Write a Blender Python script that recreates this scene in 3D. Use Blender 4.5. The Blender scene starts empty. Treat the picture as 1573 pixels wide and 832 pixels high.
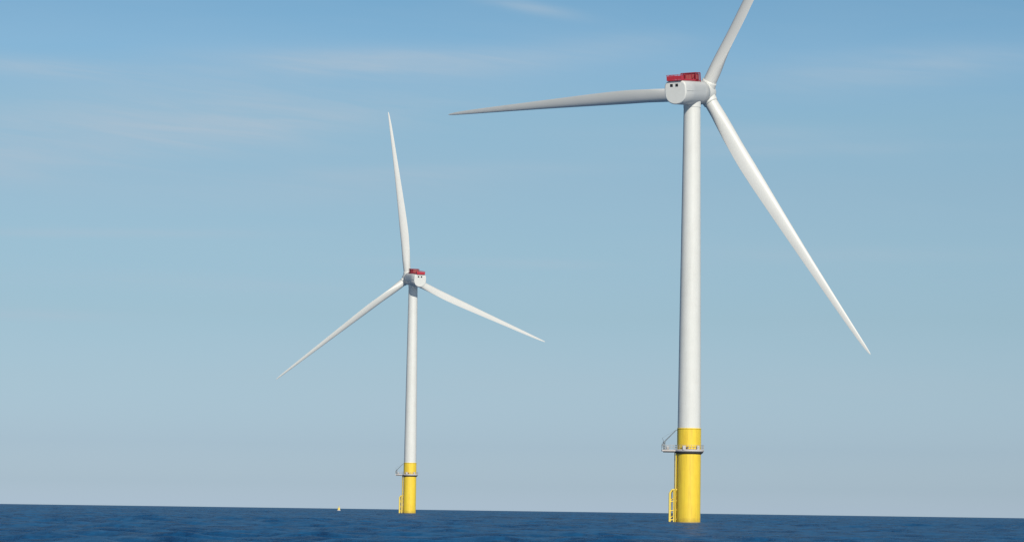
import bpy, math, random
import numpy as np
from mathutils import Vector, Matrix

random.seed(4)
rng = np.random.default_rng(11)
RE = 6.371e6                      # the sea follows the curve of the earth
CAM_H = 3.0
scene = bpy.context.scene
COL = scene.collection

# ------------------------------------------------------------------ camera
pitch = math.radians(4.6195); roll = math.radians(0.8013)
cd = bpy.data.cameras.new('camera'); cam = bpy.data.objects.new('camera', cd); COL.objects.link(cam)
cd.sensor_width = 36; cd.lens = 36 * 4500 / 1573; cd.clip_start = 0.5; cd.clip_end = 60000
F = Vector((0, math.cos(pitch), math.sin(pitch))); U0 = Vector((0, -math.sin(pitch), math.cos(pitch))); R0 = Vector((1, 0, 0))
Rv = R0 * math.cos(roll) + U0 * math.sin(roll); Uv = U0 * math.cos(roll) - R0 * math.sin(roll)
M4 = Matrix((Rv, Uv, -F)).transposed().to_4x4(); M4.translation = Vector((0, 0, CAM_H)); cam.matrix_world = M4
scene.camera = cam

# ------------------------------------------------------------------ light
SUN_AZ, SUN_EL = math.radians(164), math.radians(31)      # azimuth clockwise from +Y
sd = bpy.data.lights.new('sun', 'SUN'); so = bpy.data.objects.new('sun', sd); COL.objects.link(so)
sd.energy = 3.6; sd.angle = math.radians(0.53); sd.color = (1.0, 0.955, 0.86)
sdir = Vector((math.sin(SUN_AZ) * math.cos(SUN_EL), math.cos(SUN_AZ) * math.cos(SUN_EL), math.sin(SUN_EL)))
so.rotation_euler = sdir.to_track_quat('Z', 'Y').to_euler(); so.location = (0, -50, 300)

scene.view_settings.view_transform = 'Standard'; scene.view_settings.look = 'None'
scene.view_settings.exposure = 0.0; scene.view_settings.gamma = 1.0; scene.view_settings.use_curve_mapping = False
scene.cycles.filter_width = 1.45

# ------------------------------------------------------------------ node helpers
def N(nt, t, **kw):
    n = nt.nodes.new(t)
    for k, v in kw.items():
        if isinstance(k, str) and hasattr(n, k): setattr(n, k, v)
    return n
def setin(nt, n, i, v):
    if v is None: return
    if isinstance(v, bpy.types.NodeSocket): nt.links.new(v, n.inputs[i])
    else: n.inputs[i].default_value = v
def math_(nt, op, a, b=None, c=None, clamp=False):
    n = N(nt, 'ShaderNodeMath', operation=op); n.use_clamp = clamp
    setin(nt, n, 0, a); setin(nt, n, 1, b); setin(nt, n, 2, c)
    return n.outputs[0]
def mix(nt, f, a, b, blend='MIX'):
    n = N(nt, 'ShaderNodeMix', data_type='RGBA', blend_type=blend)
    setin(nt, n, 0, f); setin(nt, n, 6, a); setin(nt, n, 7, b)
    return n.outputs[2]
def comb(nt, x, y, z):
    n = N(nt, 'ShaderNodeCombineXYZ'); setin(nt, n, 0, x); setin(nt, n, 1, y); setin(nt, n, 2, z)
    return n.outputs[0]
def noise(nt, vec, scale, detail=4, rough=.5, dist=0.):
    n = N(nt, 'ShaderNodeTexNoise'); setin(nt, n, 'Vector', vec)
    n.inputs['Scale'].default_value = scale; n.inputs['Detail'].default_value = detail
    n.inputs['Roughness'].default_value = rough; n.inputs['Distortion'].default_value = dist
    return n.outputs[0]
def ramp(nt, f, pts, interp='LINEAR'):
    n = N(nt, 'ShaderNodeValToRGB'); setin(nt, n, 0, f); cr = n.color_ramp; cr.interpolation = interp
    while len(cr.elements) < len(pts): cr.elements.new(0.5)
    for e, (p, c) in zip(cr.elements, pts):
        e.position = p; e.color = (c, c, c, 1) if isinstance(c, (int, float)) else (*c, 1)
    return n.outputs[0]

# ------------------------------------------------------------------ world
w = bpy.data.worlds.new('World'); scene.world = w; w.use_nodes = True
nt = w.node_tree; nt.nodes.clear()
sky = N(nt, 'ShaderNodeTexSky', sky_type='NISHITA'); sky.sun_disc = False
sky.sun_elevation = SUN_EL; sky.sun_rotation = SUN_AZ
sky.air_density = 1.0; sky.dust_density = 0.6; sky.ozone_density = 1.6; sky.altitude = 0
tc = N(nt, 'ShaderNodeTexCoord'); sep = N(nt, 'ShaderNodeSeparateXYZ'); nt.links.new(tc.outputs['Generated'], sep.inputs[0])
X, Y, Z = sep.outputs
az = math_(nt, 'ARCTAN2', X, Y)
el = Z
# balance of the sky's own colour with height above the horizon (thin maritime haze low, clear air above)
TINT = ramp(nt, math_(nt, 'MULTIPLY', el, 3.0, clamp=True), [(0.0, (1.02, 1.33, 2.12)), (0.022, (0.845, 1.133, 1.816)), (0.062, (0.735, 0.975, 1.550)), (0.1287, (0.740, 0.931, 1.316)), (0.1953, (0.744, 0.914, 1.161)), (0.262, (0.807, 0.963, 1.132)), (0.3287, (0.854, 0.994, 1.110)), (0.3953, (0.871, 1.057, 1.140)), (0.462, (0.843, 1.093, 1.217)), (0.522, (0.731, 1.029, 1.166)), (.9, (0.544, 0.623, 0.738))])
TINT.node.name = 'TINT'
base = mix(nt, 1.0, sky.outputs[0], TINT, 'MULTIPLY')
# cirrus: soft streaks in azimuth/elevation
P_ = comb(nt, math_(nt, 'MULTIPLY', az, 1.0), math_(nt, 'MULTIPLY', math_(nt, 'ADD', el, math_(nt, 'MULTIPLY', az, 0.06)), 7.0), 0.0)
n1 = noise(nt, P_, 9.0, 5, .55, .6)
n2 = noise(nt, comb(nt, math_(nt, 'MULTIPLY', az, 1.0), math_(nt, 'MULTIPLY', math_(nt, 'ADD', el, math_(nt, 'MULTIPLY', az, .10)), 14.0), 3.7), 16.0, 6, .62, 1.0)
def blob(px, py, sx, sy, slope, amp):
    """soft streak centred where photo pixel (px, py) looks, in radians of sky"""
    a0 = (px - 786.5) / 4500; e0 = (784 - py) / 4500 + (px - 786.5) * .014 / 4500
    da = math_(nt, 'SUBTRACT', az, a0)
    de = math_(nt, 'SUBTRACT', math_(nt, 'SUBTRACT', el, e0), math_(nt, 'MULTIPLY', da, slope))
    q = math_(nt, 'ADD', math_(nt, 'POWER', math_(nt, 'ABSOLUTE', math_(nt, 'DIVIDE', da, sx / 4500)), 2.0),
              math_(nt, 'POWER', math_(nt, 'ABSOLUTE', math_(nt, 'DIVIDE', de, sy / 4500)), 2.0))
    return math_(nt, 'MULTIPLY', math_(nt, 'EXPONENT', math_(nt, 'MULTIPLY', q, -1.0)), amp)
streaks = [(560, 108, 280, 22, .03, .75), (300, 190, 360, 45, .06, .75), (60, 122, 160, 16, -.06, .55), (60, 250, 260, 45, .08, .55), (420, 205, 160, 18, .12, .35),
           (812, 22, 80, 9, -.16, .48), (1330, 128, 240, 24, .08, .38), (130, 368, 260, 7, .02, .45), (760, 410, 190, 8, .0, .40), (500, 300, 260, 25, .05, .25), (300, 440, 300, 14, .0, .25),
           (60, 492, 140, 8, 0., .32), (930, 80, 140, 18, .05, .38), (1400, 110, 260, 30, .06, .18), (700, 270, 260, 12, .03, .22), (1250, 240, 260, 10, .02, .22), (1350, 400, 250, 12, .0, .2), (900, 600, 500, 60, 0., .18), (1150, 215, 200, 14, .0, .18)]
tot = None
for s in streaks:
    b = blob(*s); tot = b if tot is None else math_(nt, 'ADD', tot, b)
mod = math_(nt, 'ADD', math_(nt, 'MULTIPLY', ramp(nt, n1, [(.3, .3), (.7, 1.)]), .75), math_(nt, 'MULTIPLY', ramp(nt, n2, [(.35, 0.), (.75, 1.)]), .45))
veil = math_(nt, 'MULTIPLY', ramp(nt, n1, [(.42, 0.), (.8, 1.)]), .10)
cl = math_(nt, 'ADD', math_(nt, 'MULTIPLY', math_(nt, 'MULTIPLY', tot, 1.15), mod), veil, clamp=True)
cloudcol = (6.0, 7.55, 9.0, 1)
final = mix(nt, math_(nt, 'MULTIPLY', cl, .9), base, cloudcol)
final.node.name = 'CLOUDMIX'
bg = N(nt, 'ShaderNodeBackground'); nt.links.new(final, bg.inputs[0]); bg.inputs[1].default_value = 0.07
wo = N(nt, 'ShaderNodeOutputWorld'); nt.links.new(bg.outputs[0], wo.inputs[0])

# ------------------------------------------------------------------ materials
def newmat(name):
    m = bpy.data.materials.new(name); m.use_nodes = True
    return m, m.node_tree, m.node_tree.nodes['Principled BSDF']
def paint(name, col, rough=.4, dirt=.06, dirtcol=(.35, .33, .28), streak=.3, metal=0.0, big=1.0):
    """painted steel or gelcoat with faint runs of weathering down the surface"""
    m, t, b = newmat(name)
    g = N(t, 'ShaderNodeTexCoord').outputs['Object']
    mp = N(t, 'ShaderNodeMapping'); t.links.new(g, mp.inputs[0]); mp.inputs['Scale'].default_value = (1, 1, .06 if streak else 1)
    a = noise(t, mp.outputs[0], 1.1 * big, 6, .6); c = noise(t, g, .35 * big, 5, .6)
    f = math_(t, 'MULTIPLY', ramp(t, a, [(.45, 0.), (.8, 1.)]), dirt * 1.6)
    f = math_(t, 'ADD', f, math_(t, 'MULTIPLY', ramp(t, c, [(.4, 0.), (.75, 1.)]), dirt), clamp=True)
    t.links.new(mix(t, f, (*col, 1), (*dirtcol, 1)), b.inputs['Base Color'])
    t.links.new(math_(t, 'MULTIPLY_ADD', c, .15, rough - .07), b.inputs['Roughness'])
    b.inputs['Metallic'].default_value = metal
    return m
WHITE = paint('white_tower_paint', (.73, .725, .68), .5, .09)
BLADE = paint('blade_gelcoat', (.70, .69, .65), .42, .035, streak=0, big=.22)
SHELL = paint('nacelle_shell', (.74, .735, .69), .42, .06, streak=0)
COVER = paint('nacelle_cover_grey', (.56, .57, .56), .45, .08, streak=0)  # grey toned below SHELL so the nacelle sides look darker than the lit rear
DRUM = paint('generator_grey', (.50, .51, .50), .45, .10, streak=0)
RED = paint('red_paint', (.52, .035, .055), .45, .12, (.20, .03, .04), streak=0)
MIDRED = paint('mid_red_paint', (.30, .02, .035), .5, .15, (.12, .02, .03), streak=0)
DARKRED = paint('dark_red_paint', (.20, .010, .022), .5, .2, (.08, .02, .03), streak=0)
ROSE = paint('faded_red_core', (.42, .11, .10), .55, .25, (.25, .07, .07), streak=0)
GALV = paint('galvanised_steel', (.50, .50, .49), .5, .2, (.30, .24, .2), metal=.25)
PALE = paint('pale_grey_paint', (.56, .53, .51), .5, .25, (.4, .33, .28))
UNDERSHADE = paint('underside_shade', (.05, .052, .055), .7, .2, (.1, .08, .06))  # shade under the platform deck, painted into the support frame's colour
CRANE = paint('crane_grey', (.20, .24, .27), .5, .15, (.12, .12, .12))
BLACK = paint('dark_vent', (.02, .022, .025), .6, .05, (.04, .04, .04), streak=0)
BROWN = paint('rusty_brown', (.30, .17, .06), .7, .3, (.15, .08, .04), streak=0)

PALEYEL = paint('worn_yellow_paint', (.86, .66, .13), .5, .12, (.55, .38, .2))

def yellow_mat():
    m, t, b = newmat('yellow_marine_paint')
    g = N(t, 'ShaderNodeTexCoord').outputs['Object']
    sp = N(t, 'ShaderNodeSeparateXYZ'); t.links.new(g, sp.inputs[0])
    mp = N(t, 'ShaderNodeMapping'); t.links.new(g, mp.inputs[0]); mp.inputs['Scale'].default_value = (1.3, 1.3, .10)
    a = noise(t, mp.outputs[0], 1.3, 6, .62); c = noise(t, g, .5, 6, .6)
    col = mix(t, ramp(t, c, [(.35, 0.), (.7, 1.)]), (.93, .665, .05, 1), (.91, .61, .045, 1))
    col = mix(t, math_(t, 'MULTIPLY', ramp(t, a, [(.48, 0.), (.72, 1.)]), .42), col, (.45, .27, .03, 1))
    # salt-worn splash zone with an uneven edge, weed and rust at the waterline
    z2 = math_(t, 'ADD', sp.outputs[2], math_(t, 'MULTIPLY', math_(t, 'SUBTRACT', noise(t, g, 1.2, 6, .7), .5), 2.2))
    col = mix(t, ramp(t, math_(t, 'MULTIPLY', z2, .1), [(.0, .7), (.07, .45), (.14, .14), (.5, .02)]), col, (.28, .19, .04, 1))
    t.links.new(col, b.inputs['Base Color']); b.inputs['Roughness'].default_value = .5
    return m
YELLOW = yellow_mat()

# ------------------------------------------------------------------ mesh builder
class MB:
    def __init__(s): s.v = []; s.f = []; s.sm = []
    def add(s, vs, fs, smooth=True):
        o = len(s.v); s.v += [tuple(p) for p in vs]; s.f += [tuple(o + i for i in q) for q in fs]; s.sm += [smooth] * len(fs)
    def loft(s, rings, cap0=True, cap1=True, smooth=True):
        n = len(rings[0]); vs = [p for r in rings for p in r]
        fs = [(i * n + j, i * n + (j + 1) % n, (i + 1) * n + (j + 1) % n, (i + 1) * n + j) for i in range(len(rings) - 1) for j in range(n)]
        s.add(vs, fs, smooth)
        if cap0: s.add(rings[0], [tuple(range(n))[::-1]], False)
        if cap1: s.add(rings[-1], [tuple(range(n))], False)
    def lathe(s, prof, n=64, center=(0, 0, 0), cap0=True, cap1=True, smooth=True):
        s.loft([[(center[0] + r * math.cos(2 * math.pi * k / n), center[1] + r * math.sin(2 * math.pi * k / n), center[2] + z) for k in range(n)] for r, z in prof], cap0, cap1, smooth)
    def tube(s, a, b, r, n=10, r2=None):
        a = Vector(a); b = Vector(b); d = (b - a).normalized()
        u = d.cross(Vector((0, 0, 1)) if abs(d.z) < .9 else Vector((1, 0, 0))).normalized(); v = d.cross(u)
        r2 = r if r2 is None else r2
        s.loft([[tuple(c + (u * math.cos(2 * math.pi * k / n) + v * math.sin(2 * math.pi * k / n)) * q) for k in range(n)] for c, q in ((a, r), (b, r2))])
    def path(s, pts, r, n=8):
        for a, b in zip(pts[:-1], pts[1:]): s.tube(a, b, r, n)
    def box(s, c, e, M=None, bev=0.0):
        """box centred c, half extents e, with chamfered edges"""
        bev = min(bev, min(e) * .4)
        vs = []
        if bev <= 0:
            vs = [(x * e[0], y * e[1], z * e[2]) for z in (-1, 1) for (x, y) in ((-1, -1), (1, -1), (1, 1), (-1, 1))]
            fs = [(3, 2, 1, 0), (4, 5, 6, 7), (0, 1, 5, 4), (1, 2, 6, 5), (2, 3, 7, 6), (3, 0, 4, 7)]
            vs = [Vector(p) + Vector(c) for p in vs]
            if M: vs = [M @ p for p in vs]
            s.add(vs, fs, False); return
        def ring(z, k):
            x, y = e[0] - k, e[1] - k
            return [Vector(c) + Vector(p) for p in ((-x + bev, -y, z), (x - bev, -y, z), (x, -y + bev, z), (x, y - bev, z), (x - bev, y, z), (-x + bev, y, z), (-x, y - bev, z), (-x, -y + bev, z))]
        rs = [ring(-e[2], bev), ring(-e[2] + bev, 0), ring(e[2] - bev, 0), ring(e[2], bev)]
        if M: rs = [[M @ p for p in r] for r in rs]
        s.loft(rs, smooth=False)
    def build(s, name, mat, parent=None, loc=None):
        me = bpy.data.meshes.new(name); me.from_pydata(s.v, [], s.f); me.materials.append(mat)
        me.polygons.foreach_set('use_smooth', s.sm); me.update()
        o = bpy.data.objects.new(name, me); COL.objects.link(o)
        if parent: o.parent = parent
        if loc: o.location = loc
        return o

def drop(x, y): return -(x * x + y * y) / (2 * RE)

# ------------------------------------------------------------------ sea: one curved sheet with real waves
def make_sea():
    fine = math.radians(.085)
    angs = list(np.arange(math.radians(-14), math.radians(14) + 1e-6, fine))
    step = math.radians(3); a = angs[-1] + step
    while a < angs[0] + 2 * math.pi - step * .5: angs.append(a); a += step
    angs = np.array(angs)
    rs = [0.5]
    while rs[-1] < 150: rs.append(rs[-1] * 1.03 + .3)
    while rs[-1] < 2200: rs.append(rs[-1] * 1.0026)
    while rs[-1] < 16000: rs.append(rs[-1] * 1.012)
    rs = np.array(rs)
    A, Rr = np.meshgrid(angs, rs)
    x = Rr * np.sin(A); y = Rr * np.cos(A); z = -(Rr ** 2) / (2 * RE)
    dr = np.gradient(rs)[:, None] * np.ones_like(A)
    lat = np.gradient(angs)[None, :] * Rr
    cell = np.maximum(dr, np.minimum(lat, 400))
    dz = np.zeros_like(x)
    wdir = math.radians(200)                     # wind direction the waves run to
    for i in range(90):
        L = 2.6 * (26 / 2.6) ** rng.random()
        th = wdir + rng.normal(0, .62); k = 2 * math.pi / L
        amp = .0150 * L ** .85 * (.55 + .9 * rng.random()) / 3.4
        ph = rng.random() * 6.283
        arg = k * (x * math.sin(th) + y * math.cos(th)) + ph
        fade = np.clip((L / cell - 2.2) / 2.5, 0, 1)
        s = np.sin(arg)
        dz += amp * fade * (s + .25 * s * s)
    # long lazy patches make some areas rougher than others
    env = .75 + .35 * np.sin(x / 61 + 1.3 * np.sin(y / 143)) * np.sin(y / 97 + .8 * np.sin(x / 77))
    dz *= env
    z = z + dz
    nr, na = x.shape
    co = np.stack([x, y, z], -1).reshape(-1, 3).astype(np.float32)
    co = np.vstack([co, [[0, 0, 0]]]).astype(np.float32)
    i = np.arange(nr - 1)[:, None]; j = np.arange(na)[None, :]; j2 = (j + 1) % na
    q = np.stack([i * na + j, i * na + j2, (i + 1) * na + j2, (i + 1) * na + j], -1).reshape(-1, 4)
    q = q[:, ::-1]
    tri = np.array([[nr * na, b, a_] for a_, b in zip(range(na), list(range(1, na)) + [0])])[:, ::-1]
    nq, ntv = len(q), len(tri)
    me = bpy.data.meshes.new('sea')
    me.vertices.add(len(co)); me.vertices.foreach_set('co', co.ravel())
    loops = np.concatenate([q.ravel(), tri.ravel()]).astype(np.int32)
    me.loops.add(len(loops)); me.loops.foreach_set('vertex_index', loops)
    me.polygons.add(nq + ntv)
    me.polygons.foreach_set('loop_start', np.concatenate([np.arange(nq) * 4, nq * 4 + np.arange(ntv) * 3]).astype(np.int32))
    me.update(calc_edges=True); me.validate()
    me.polygons.foreach_set('use_smooth', np.ones(len(me.polygons), bool))
    o = bpy.data.objects.new('sea', me); COL.objects.link(o); o['kind'] = 'structure'
    m, t, b = newmat('sea_water')
    g = N(t, 'ShaderNodeNewGeometry').outputs['Position']
    mp = N(t, 'ShaderNodeMapping'); t.links.new(g, mp.inputs[0]); mp.inputs['Rotation'].default_value = (0, 0, .35); mp.inputs['Scale'].default_value = (.6, 1., 1.)
    r1 = noise(t, mp.outputs[0], 1.1, 5, .6, .4)
    r2 = noise(t, mp.outputs[0], .22, 3, .5, .3)
    hgt = math_(t, 'ADD', math_(t, 'MULTIPLY', r1, .35), math_(t, 'MULTIPLY', r2, .8))
    bp = N(t, 'ShaderNodeBump'); bp.inputs['Strength'].default_value = 1.0; bp.inputs['Distance'].default_value = .9
    t.links.new(hgt, bp.inputs['Height']); 
    mp2 = N(t, 'ShaderNodeMapping'); t.links.new(g, mp2.inputs[0]); mp2.inputs['Rotation'].default_value = (0, 0, -.25); mp2.inputs['Scale'].default_value = (1.6, .55, 1.)
    big = noise(t, mp2.outputs[0], .10, 12, .82)
    colr = mix(t, ramp(t, big, [(.43, 0.), (.58, 1.)]), (.003, .052, .150, 1), (.008, .125, .300, 1))  # light and dark of the ripples painted into the water colour as noise
    # churned white water lapping round each pile
    sx = N(t, 'ShaderNodeSeparateXYZ'); t.links.new(g, sx.inputs[0]); fm = None
    for px, py in ((43.3, 707.98), (-44.7, 1323.25)):
        d = math_(t, 'SQRT', math_(t, 'ADD', math_(t, 'POWER', math_(t, 'ABSOLUTE', math_(t, 'SUBTRACT', sx.outputs[0], px)), 2.0), math_(t, 'POWER', math_(t, 'ABSOLUTE', math_(t, 'SUBTRACT', sx.outputs[1], py)), 2.0)))
        q = math_(t, 'SUBTRACT', 1.0, math_(t, 'DIVIDE', math_(t, 'SUBTRACT', d, 2.9), 3.5), clamp=True)
        fm = q if fm is None else math_(t, 'MAXIMUM', fm, q)
    fn = noise(t, g, 1.4, 6, .7)
    foam = ramp(t, math_(t, 'MULTIPLY', fm, fn), [(.25, 0.), (.45, .9)])
    colr = mix(t, foam, colr, (.62, .66, .68, 1))
    t.nodes.remove(b)
    df = N(t, 'ShaderNodeBsdfDiffuse'); t.links.new(colr, df.inputs[0]); t.links.new(bp.outputs[0], df.inputs['Normal'])
    gl = N(t, 'ShaderNodeBsdfGlossy'); gl.inputs['Roughness'].default_value = .15; t.links.new(bp.outputs[0], gl.inputs['Normal'])
    # rough water: wave facets hide each other at grazing angles, so the mean reflectance stays well under Fresnel's
    fr = N(t, 'ShaderNodeFresnel'); fr.inputs[0].default_value = 1.333; t.links.new(bp.outputs[0], fr.inputs['Normal'])
    ms = N(t, 'ShaderNodeMixShader'); t.links.new(math_(t, 'MULTIPLY', fr.outputs[0], .24), ms.inputs[0])
    t.links.new(df.outputs[0], ms.inputs[1]); t.links.new(gl.outputs[0], ms.inputs[2])
    t.links.new(ms.outputs[0], t.nodes['Material Output'].inputs[0])
    me.materials.append(m)
    return o
make_sea()

# ------------------------------------------------------------------ turbine
OVER, TILT, RB = 7.0, math.radians(6.6), 76.0

def blade_mesh():
    """Local frame: +Z span outwards, +Y upwind along the shaft, -X leading edge."""
    T = [(1.9, 3.30, 1.0, 0.50, 16), (3.6, 3.30, 1.0, .50, 16), (6.0, 3.35, .95, .49, 16), (9.5, 3.75, .74, .44, 15.5), (13, 4.25, .55, .39, 14.5),
         (17, 4.62, .42, .355, 12.5), (21, 4.68, .35, .34, 10.5), (26, 4.42, .30, .33, 8.5), (32, 3.98, .27, .32, 6.8), (39, 3.42, .245, .31, 5.2),
         (46, 2.90, .23, .30, 3.8), (53, 2.42, .21, .30, 2.6), (60, 1.98, .20, .30, 1.5), (66, 1.60, .19, .30, .8), (70.5, 1.25, .185, .31, .2), (73.8, .88, .18, .34, 0), (75.6, .48, .18, .4, -.3), (76.0, .14, .2, .5, -.5)]
    T = np.array(T); rr = np.concatenate([np.linspace(1.9, 30, 46), np.linspace(31, 72, 40), np.linspace(72.6, 76.0, 12)])
    def sm(c):
        return np.interp(rr, T[:, 0], T[:, c])
    ch, th, pa, tw = sm(1), sm(2), sm(3), sm(4)
    ch = np.where(rr > 8, ch * (1 - .17 * np.clip((rr - 8) / 8, 0, 1)), ch)
    ker = np.array([1, 2, 3, 2, 1.]) / 9
    for arr in (ch, th, pa, tw):
        p = np.concatenate([[arr[0]] * 2, arr, [arr[-1]] * 2]); s = np.convolve(p, ker, 'valid'); arr[3:-14] = s[3:-14]
    n = 44; rings = []
    for r, c, tk, p0, t0 in zip(rr, ch, th, pa, tw):
        u = r / RB; pre = .026 * r + 2.5 * u ** 2.2
        mixc = min(max((tk - .45) / .5, 0), 1)        # 1 = round root, 0 = aerofoil
        tau = math.radians(t0 + PITCH); ring = []
        for k in range(n):
            a = 2 * math.pi * k / n
            xc = .5 * (1 - math.cos(a)); sgn = 1 if a <= math.pi else -1     # 0 = leading edge
            yt = 5 * tk * (.2969 * math.sqrt(xc) - .1260 * xc - .3516 * xc ** 2 + .2843 * xc ** 3 - .1015 * xc ** 4)
            camber = .035 * 4 * xc * (1 - xc)
            ya = sgn * yt + camber
            yc = .5 * tk * math.sin(a)
            y = ya * (1 - mixc) + yc * mixc
            # suction side (y > 0) faces downwind (-Y)
            dx = (xc - p0) * c; dy = -y * c
            ring.append((dx * math.cos(tau) + dy * math.sin(tau), dy * math.cos(tau) - dx * math.sin(tau) + pre, r))
        rings.append(ring)
    b = MB(); b.loft(rings[::-1])
    return b
PITCH = 22.0

def sect(y, w, ht, hb, n=48, ex=4.2, eb=2.1):
    """nacelle cross-section at shaft position y: squarish top, round bottom"""
    r = []
    for k in range(n):
        a = 2 * math.pi * k / n; c, s = math.cos(a), math.sin(a); e = ex if s > 0 else eb
        # blend exponent near the sides to stay smooth
        q = (abs(c) ** e + abs(s) ** e) ** (-1 / e)
        r.append((w * c * q, y, (ht if s > 0 else hb) * s * q))
    return r

blade_me = None
def wind_turbine(x, y, yaw, azim, AX_Z, label):
    """yaw: compass heading of the shaft from the nacelle to the rotor; azim: first blade clockwise from up as seen from behind"""
    global blade_me
    z0 = drop(x, y)
    root = bpy.data.objects.new('wind_turbine', None); COL.objects.link(root); root.location = (x, y, z0)
    root['label'] = label; root['category'] = 'wind turbine'; root['group'] = 'offshore wind turbines standing in the sea'
    face = math.atan2(x, y)                 # the side the photograph sees
    # ---- steel foundation, platform and tower (local X = to the right)
    b = MB(); b.lathe([(2.88, -9), (2.88, 0), (2.88, 9), (2.88, 17.0), (2.88, 20), (2.88, 22.4), (2.88, 22.54), (2.90, 22.55), (2.90, 22.7), (2.90, 22.795), (2.78, 22.81)], 96); b.build('foundation', YELLOW, root)
    b = MB()
    TT = AX_Z - 3.9; zs = [22.812, 47.0, 73.0, TT]; prof = []
    def rad(z): return 2.78 - (2.78 - 2.03) * max(0, (z - 22.8) / 79.5) ** 1.15
    for i, z in enumerate(zs):
        prof.append((rad(z), z))
        if i < 3:
            for q in (.04, .15, .3, .5, .7, .85, .96): zz = z + (zs[i + 1] - z) * q; prof.append((rad(zz), zz))
    b.lathe(prof, 96); b.build('tower', WHITE, root)
    # platform
    PZ = 17.55; PR = 3.62
    b = MB()
    b.lathe([(2.885, PZ - .42), (PR - .1, PZ - .42), (PR, PZ - .34), (PR, PZ + .12), (PR - .08, PZ + .12), (PR - .08, PZ), (2.885, PZ)], 72, cap0=False, cap1=False)
    b.box((-4.85, -.25, PZ - .17), (1.75, 1.15, .2), bev=.04)          # laydown area
    plat = b.build('platform', PALE, root)
    b = MB(); b.lathe([(2.885, PZ - .98), (3.0, PZ - .96), (3.42, PZ - .62), (3.42, PZ - .425), (2.885, PZ - .424)], 72, cap0=False, cap1=False)
    b.box((-4.7, -.25, PZ - .50), (1.5, .95, .11)); b.build('support_frame', UNDERSHADE, plat)
    b = MB()
    for k in range(30):
        a = 2 * math.pi * k / 30
        px, py = (PR - .05) * math.cos(a), (PR - .05) * math.sin(a)
        if px < -3.1 and -1.4 < py < .9: continue
        b.tube((px, py, PZ + .1), (px, py, PZ + 1.15), .035, 6)
    for hgt in (.6, 1.15):
        pts = []
        for k in range(61):
            a = math.radians(-162 + 321 * k / 60); pts.append(((PR - .05) * math.cos(a), (PR - .05) * math.sin(a), PZ + hgt))
        pts += [(-6.55, .85, PZ + hgt), (-6.55, -1.35, PZ + hgt), pts[0]]
        b.path(pts, .032, 6)
    for px in (-6.55, -5.6, -4.6, -3.8):
        for py in (-1.35, .85): b.tube((px, py, PZ), (px, py, PZ + 1.15), .035, 6)
    b.build('railing', GALV, plat)
    b = MB(); b.box((-1.35, -3.2, PZ + .50), (.38, .26, .5), bev=.05); b.build('equipment_box', PALE, plat)
    b = MB(); b.box((-.55, -3.2, PZ + .42), (.22, .22, .42), bev=.04); b.build('equipment_box', BROWN, plat)
    b = MB(); b.box((2.0, -2.62, PZ + .52), (.34, .22, .52), bev=.05); b.build('equipment_box', PALE, plat)
    b = MB(); b.lathe([(.05, 0), (.30, .02), (.32, .5), (.28, .8), (.12, .86)], 16, (-5.2, -.9, PZ + .03)); b.build('mooring_drum', PALE, plat)
    # davit crane on the laydown area
    b = MB()
    b.lathe([(.34, 0), (.34, .12), (.22, .16), (.20, 1.55), (.30, 1.6), (.30, 1.95), (.05, 2.0)], 20, (-6.0, -.2, PZ + .03))
    b.box((-6.15, -.2, PZ + 1.2), (.42, .30, .32), bev=.05)
    cr = b.build('davit_crane', CRANE, root)
    b = MB(); p0 = Vector((-6.0, -.2, PZ + 1.9)); p1 = Vector((-3.1, -.2, PZ + 4.85))
    b.tube(p0, p1, .15, 10, .10); b.tube(p0 + Vector((-.35, 0, -.3)), p0 + (p1 - p0) * .45 + Vector((0, 0, -.1)), .06, 8)
    b.tube(p0 + Vector((-.1, 0, .0)), p0 + Vector((-.45, 0, 1.0)), .05, 8); b.tube(p0 + Vector((-.45, 0, 1.0)), p1, .018, 6)
    b.tube(p1, p1 + Vector((.25, 0, -.1)), .07, 8)
    b.build('boom', CRANE, cr)
    # boat landing: two fender tubes, ladder between, stand-off struts
    D = Matrix.Rotation(math.radians(171), 4, 'Z')          # points left, a little towards the viewer
    b = MB()
    for s in (-.85, .85):
        b.tube(D @ Vector((4.45, s, -2.5)), D @ Vector((4.45, s, 7.2)), .28, 14)
        b.tube(D @ Vector((4.45, s, 7.2)), D @ Vector((3.9, s, 8.0)), .23, 14); b.tube(D @ Vector((3.9, s, 8.0)), D @ Vector((2.7, s, 8.0)), .21, 12)
        for z in (.7, 2.9, 5.1): b.tube(D @ Vector((4.45, s, z)), D @ Vector((2.7, s * .8, z + .25)), .14, 10)
        for z in (1.0, 5.2): b.tube(D @ Vector((4.45, s, z)), D @ Vector((2.75, s * .2, z + 1.7)), .09, 8)
    for s in (-.8, .8): b.tube(D @ Vector((3.45, s, -2.5)), D @ Vector((3.45, s, 7.9)), .20, 12)
    bl = b.build('boat_landing', PALEYEL, root)
    b = MB()
    for s in (-.3, .3): b.tube(D @ Vector((3.75, s, -1.5)), D @ Vector((3.75, s, 8.2)), .06, 8)
    for k in range(30): b.tube(D @ Vector((3.75, -.3, -1 + k * .3)), D @ Vector((3.75, .3, -1 + k * .3)), .03, 6)
    b.build('boat_ladder', GALV, bl)
    b = MB()
    for s in (-.28, .28): b.tube(D @ Vector((3.42, s, 8.0)), D @ Vector((3.42, s, PZ - .3)), .075, 8)
    for k in range(31): b.tube(D @ Vector((3.42, -.28, 8.1 + k * .3)), D @ Vector((3.42, .28, 8.1 + k * .3)), .025, 6)
    for z in (9, 11.5, 14, 16.3):
        for s in (-.28, .28): b.tube(D @ Vector((3.42, s, z)), D @ Vector((2.8, s, z)), .05, 6)
    b.build('ladder', PALEYEL, root)
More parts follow.
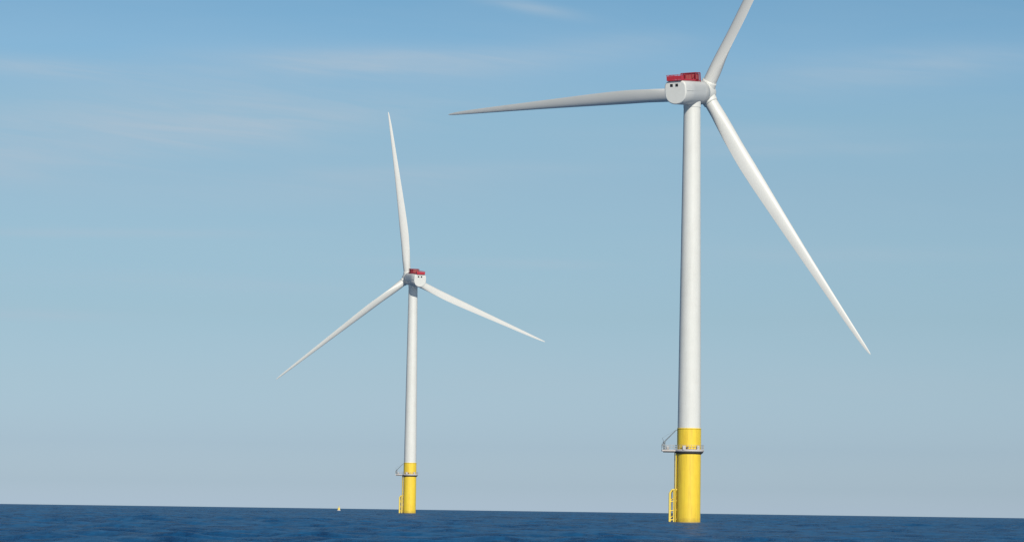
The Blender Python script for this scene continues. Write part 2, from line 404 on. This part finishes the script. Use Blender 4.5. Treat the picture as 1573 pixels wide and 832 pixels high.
    b = MB(); b.tube(D @ Vector((2.98, 1.25, -4)), D @ Vector((2.98, 1.25, PZ - .4)), .13, 10); b.tube(D @ Vector((2.98, -1.25, -4)), D @ Vector((2.98, -1.25, PZ - .4)), .13, 10)
    b.build('cable_pipe', YELLOW, root)

    # ---- nacelle (own frame: +Y towards the rotor, tilted up)
    HM = Matrix.Translation((0, 0, AX_Z)) @ Matrix.Rotation(-yaw, 4, 'Z') @ Matrix.Rotation(TILT, 4, 'X')
    b = MB(); b.lathe([(2.03, TT + .002), (2.08, TT + .02), (2.10, TT + .2), (2.12, TT + 1.5), (2.12, TT + 2.3)], 72); b.build('yaw_bearing', SHELL, root)
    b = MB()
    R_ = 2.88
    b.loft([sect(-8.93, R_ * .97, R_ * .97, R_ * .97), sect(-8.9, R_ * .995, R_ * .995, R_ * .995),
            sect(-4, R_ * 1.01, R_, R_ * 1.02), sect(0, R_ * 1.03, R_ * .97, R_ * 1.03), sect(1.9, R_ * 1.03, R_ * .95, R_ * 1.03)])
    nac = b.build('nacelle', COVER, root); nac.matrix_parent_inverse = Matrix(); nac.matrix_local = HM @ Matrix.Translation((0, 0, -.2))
    b = MB()
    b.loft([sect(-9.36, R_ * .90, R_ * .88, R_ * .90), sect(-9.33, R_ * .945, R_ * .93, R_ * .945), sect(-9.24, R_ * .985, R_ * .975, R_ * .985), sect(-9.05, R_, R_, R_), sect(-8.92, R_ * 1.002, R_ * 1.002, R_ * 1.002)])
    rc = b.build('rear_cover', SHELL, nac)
    for sx in (-.92, .50):
        b = MB(); b.box((sx, -9.39, 1.72), (.34, .045, .34), bev=.03); b.build('vent', BLACK, nac)
    b = MB()
    for sx in (-1, 1):
        b.box((sx * R_ * 1.012, -3.4, .3), (.03, 5.4, .035))
    b.build('seam_strip', DRUM, nac)
    # generator drum
    b = MB(); n = 72
    b.loft([[(r * math.cos(2 * math.pi * k / n), yy, r * math.sin(2 * math.pi * k / n)) for k in range(n)]
            for r, yy in ((2.7, 1.55), (2.98, 1.91), (3.04, 2.1), (3.04, 3.9), (2.96, 4.05), (2.5, 4.25))])
    b.build('generator', DRUM, root).matrix_local = HM
    # hub with nose
    hub = MB()
    hub.loft([[(r * math.cos(2 * math.pi * k / n), yy, r * math.sin(2 * math.pi * k / n)) for k in range(n)]
              for r, yy in ((2.45, 4.2), (2.52, 4.4), (2.62, 5.2), (2.70, 6.4), (2.66, 7.6), (2.45, 8.5), (2.0, 9.25), (1.35, 9.72), (.6, 9.92), (.05, 9.96))])
    for k in range(3):
        a = azim + k * 2 * math.pi / 3
        Mr = Matrix.Translation((0, OVER, 0)) @ Matrix.Rotation(a, 4, 'Y')
        m_ = 48
        hub.loft([[tuple(Mr @ Vector((r * math.cos(2 * math.pi * q / m_), r * math.sin(2 * math.pi * q / m_), zz))) for q in range(m_)]
                  for r, zz in ((2.0, .8), (1.95, 2.0), (1.86, 2.75), (1.82, 3.1), (1.60, 3.14))])
    ho = hub.build('rotor_hub', SHELL, root); ho.matrix_local = HM
    # blades: shared mesh, own objects
    for k in range(3):
        a = azim + k * 2 * math.pi / 3
        if blade_me is None:
            o = blade_mesh().build('blade', BLADE, ho); blade_me = o.data
        else:
            o = bpy.data.objects.new('blade', blade_me); COL.objects.link(o); o.parent = ho
        o.matrix_local = Matrix.Translation((0, OVER, 0)) @ Matrix.Rotation(a, 4, 'Y')
    # red hoist platform behind, cooler in front of it
    zt = 2.86
    b = MB()
    b.box((0, -5.6, zt + .12), (1.95, 4.2, .10), bev=.02)
    for yy in (-9.7, -8.3, -6.9, -5.5, -4.1, -2.7):
        for sx in (-1.92, 1.92): b.box((sx, yy, zt + .75), (.05, .05, .70))
    for sx in (-1.93, 1.93):
        b.box((sx, -9.15, zt + .72), (.025, .60, .46)); b.box((sx, -5.1, zt + .32), (.02, 3.4, .10)); b.box((sx, -5.75, zt + 1.42), (.06, 4.0, .05))
    b.box((0, -9.76, zt + .72), (1.93, .025, .46)); b.box((0, -9.76, zt + 1.42), (2.0, .06, .05))
    for sx in (-1, 0, 1): b.box((sx * .95, -9.76, zt + .75), (.05, .05, .70))
    hp = b.build('hoist_platform', RED, root); hp.matrix_local = HM @ Matrix.Translation((0, 0, -.28))
    b = MB()
    y0, y1, hh = -1.75, .70, 2.05
    for yy in (y0, (y0 + y1) / 2, y1):
        for sx in (-1.95, 1.95): b.box((sx, yy, zt + hh / 2 - .1), (.11, .11, hh / 2 + .1))
    for zz in (.12, hh):
        for sx in (-1.95, 1.95): b.box((sx, (y0 + y1) / 2, zt + zz), (.09, (y1 - y0) / 2, .09))
        for yy in (y0, y1): b.box((0, yy, zt + zz), (1.95, .09, .09))
    for sx in (-.95, .95): b.box((sx, y0, zt + hh / 2), (.07, .08, hh / 2))
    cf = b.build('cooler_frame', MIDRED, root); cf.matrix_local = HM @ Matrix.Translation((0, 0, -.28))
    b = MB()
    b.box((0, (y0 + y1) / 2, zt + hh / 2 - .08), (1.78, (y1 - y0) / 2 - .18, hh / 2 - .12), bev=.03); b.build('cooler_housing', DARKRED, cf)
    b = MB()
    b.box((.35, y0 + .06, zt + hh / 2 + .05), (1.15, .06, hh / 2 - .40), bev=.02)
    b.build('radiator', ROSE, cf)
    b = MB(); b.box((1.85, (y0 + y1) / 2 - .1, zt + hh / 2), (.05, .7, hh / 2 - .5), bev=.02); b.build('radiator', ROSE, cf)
    return root

wind_turbine(43.3, 707.98, math.radians(29.6), math.radians(-90.98), 104.5, 'larger, nearer white wind turbine whose top blade runs out of the photo')
wind_turbine(-44.7, 1323.25, math.radians(-21.9), math.radians(-9.4), 105.7, 'smaller distant white wind turbine with one blade pointing nearly straight up')

# ------------------------------------------------------------------ buoy near the horizon
def buoy():
    az_ = math.atan((526.5 - 786.5) / 4500) ; D_ = 1750.
    x, y = D_ * math.sin(az_), D_ * math.cos(az_)
    r = bpy.data.objects.new('buoy', None); COL.objects.link(r); r.location = (x, y, drop(x, y)); r.rotation_euler = (0, math.radians(2), .4); r.scale = (.85, .85, .85)
    r['label'] = 'tiny pale yellow-topped buoy on the horizon left of the distant turbine'; r['category'] = 'buoy'
    b = MB(); b.lathe([(.5, -.8), (1.15, -.5), (1.25, .0), (1.25, .65), (1.1, .85), (.4, .95)], 28); b.build('float', PALE, r)
    b = MB(); b.lathe([(1.0, .96), (.92, 1.1), (.78, 2.0), (.74, 2.3), (.3, 2.4)], 24); b.build('buoy_body', PALEYEL, r)
    b = MB()
    for k in range(4):
        a = math.pi / 2 * k + .5; b.tube((.6 * math.cos(a), .6 * math.sin(a), 2.3), (.25 * math.cos(a), .25 * math.sin(a), 3.1), .06, 8)
    b.lathe([(.05, 3.0), (.34, 3.05), (.34, 3.35), (.1, 3.5)], 16); b.build('topmark', PALEYEL, r)
buoy()
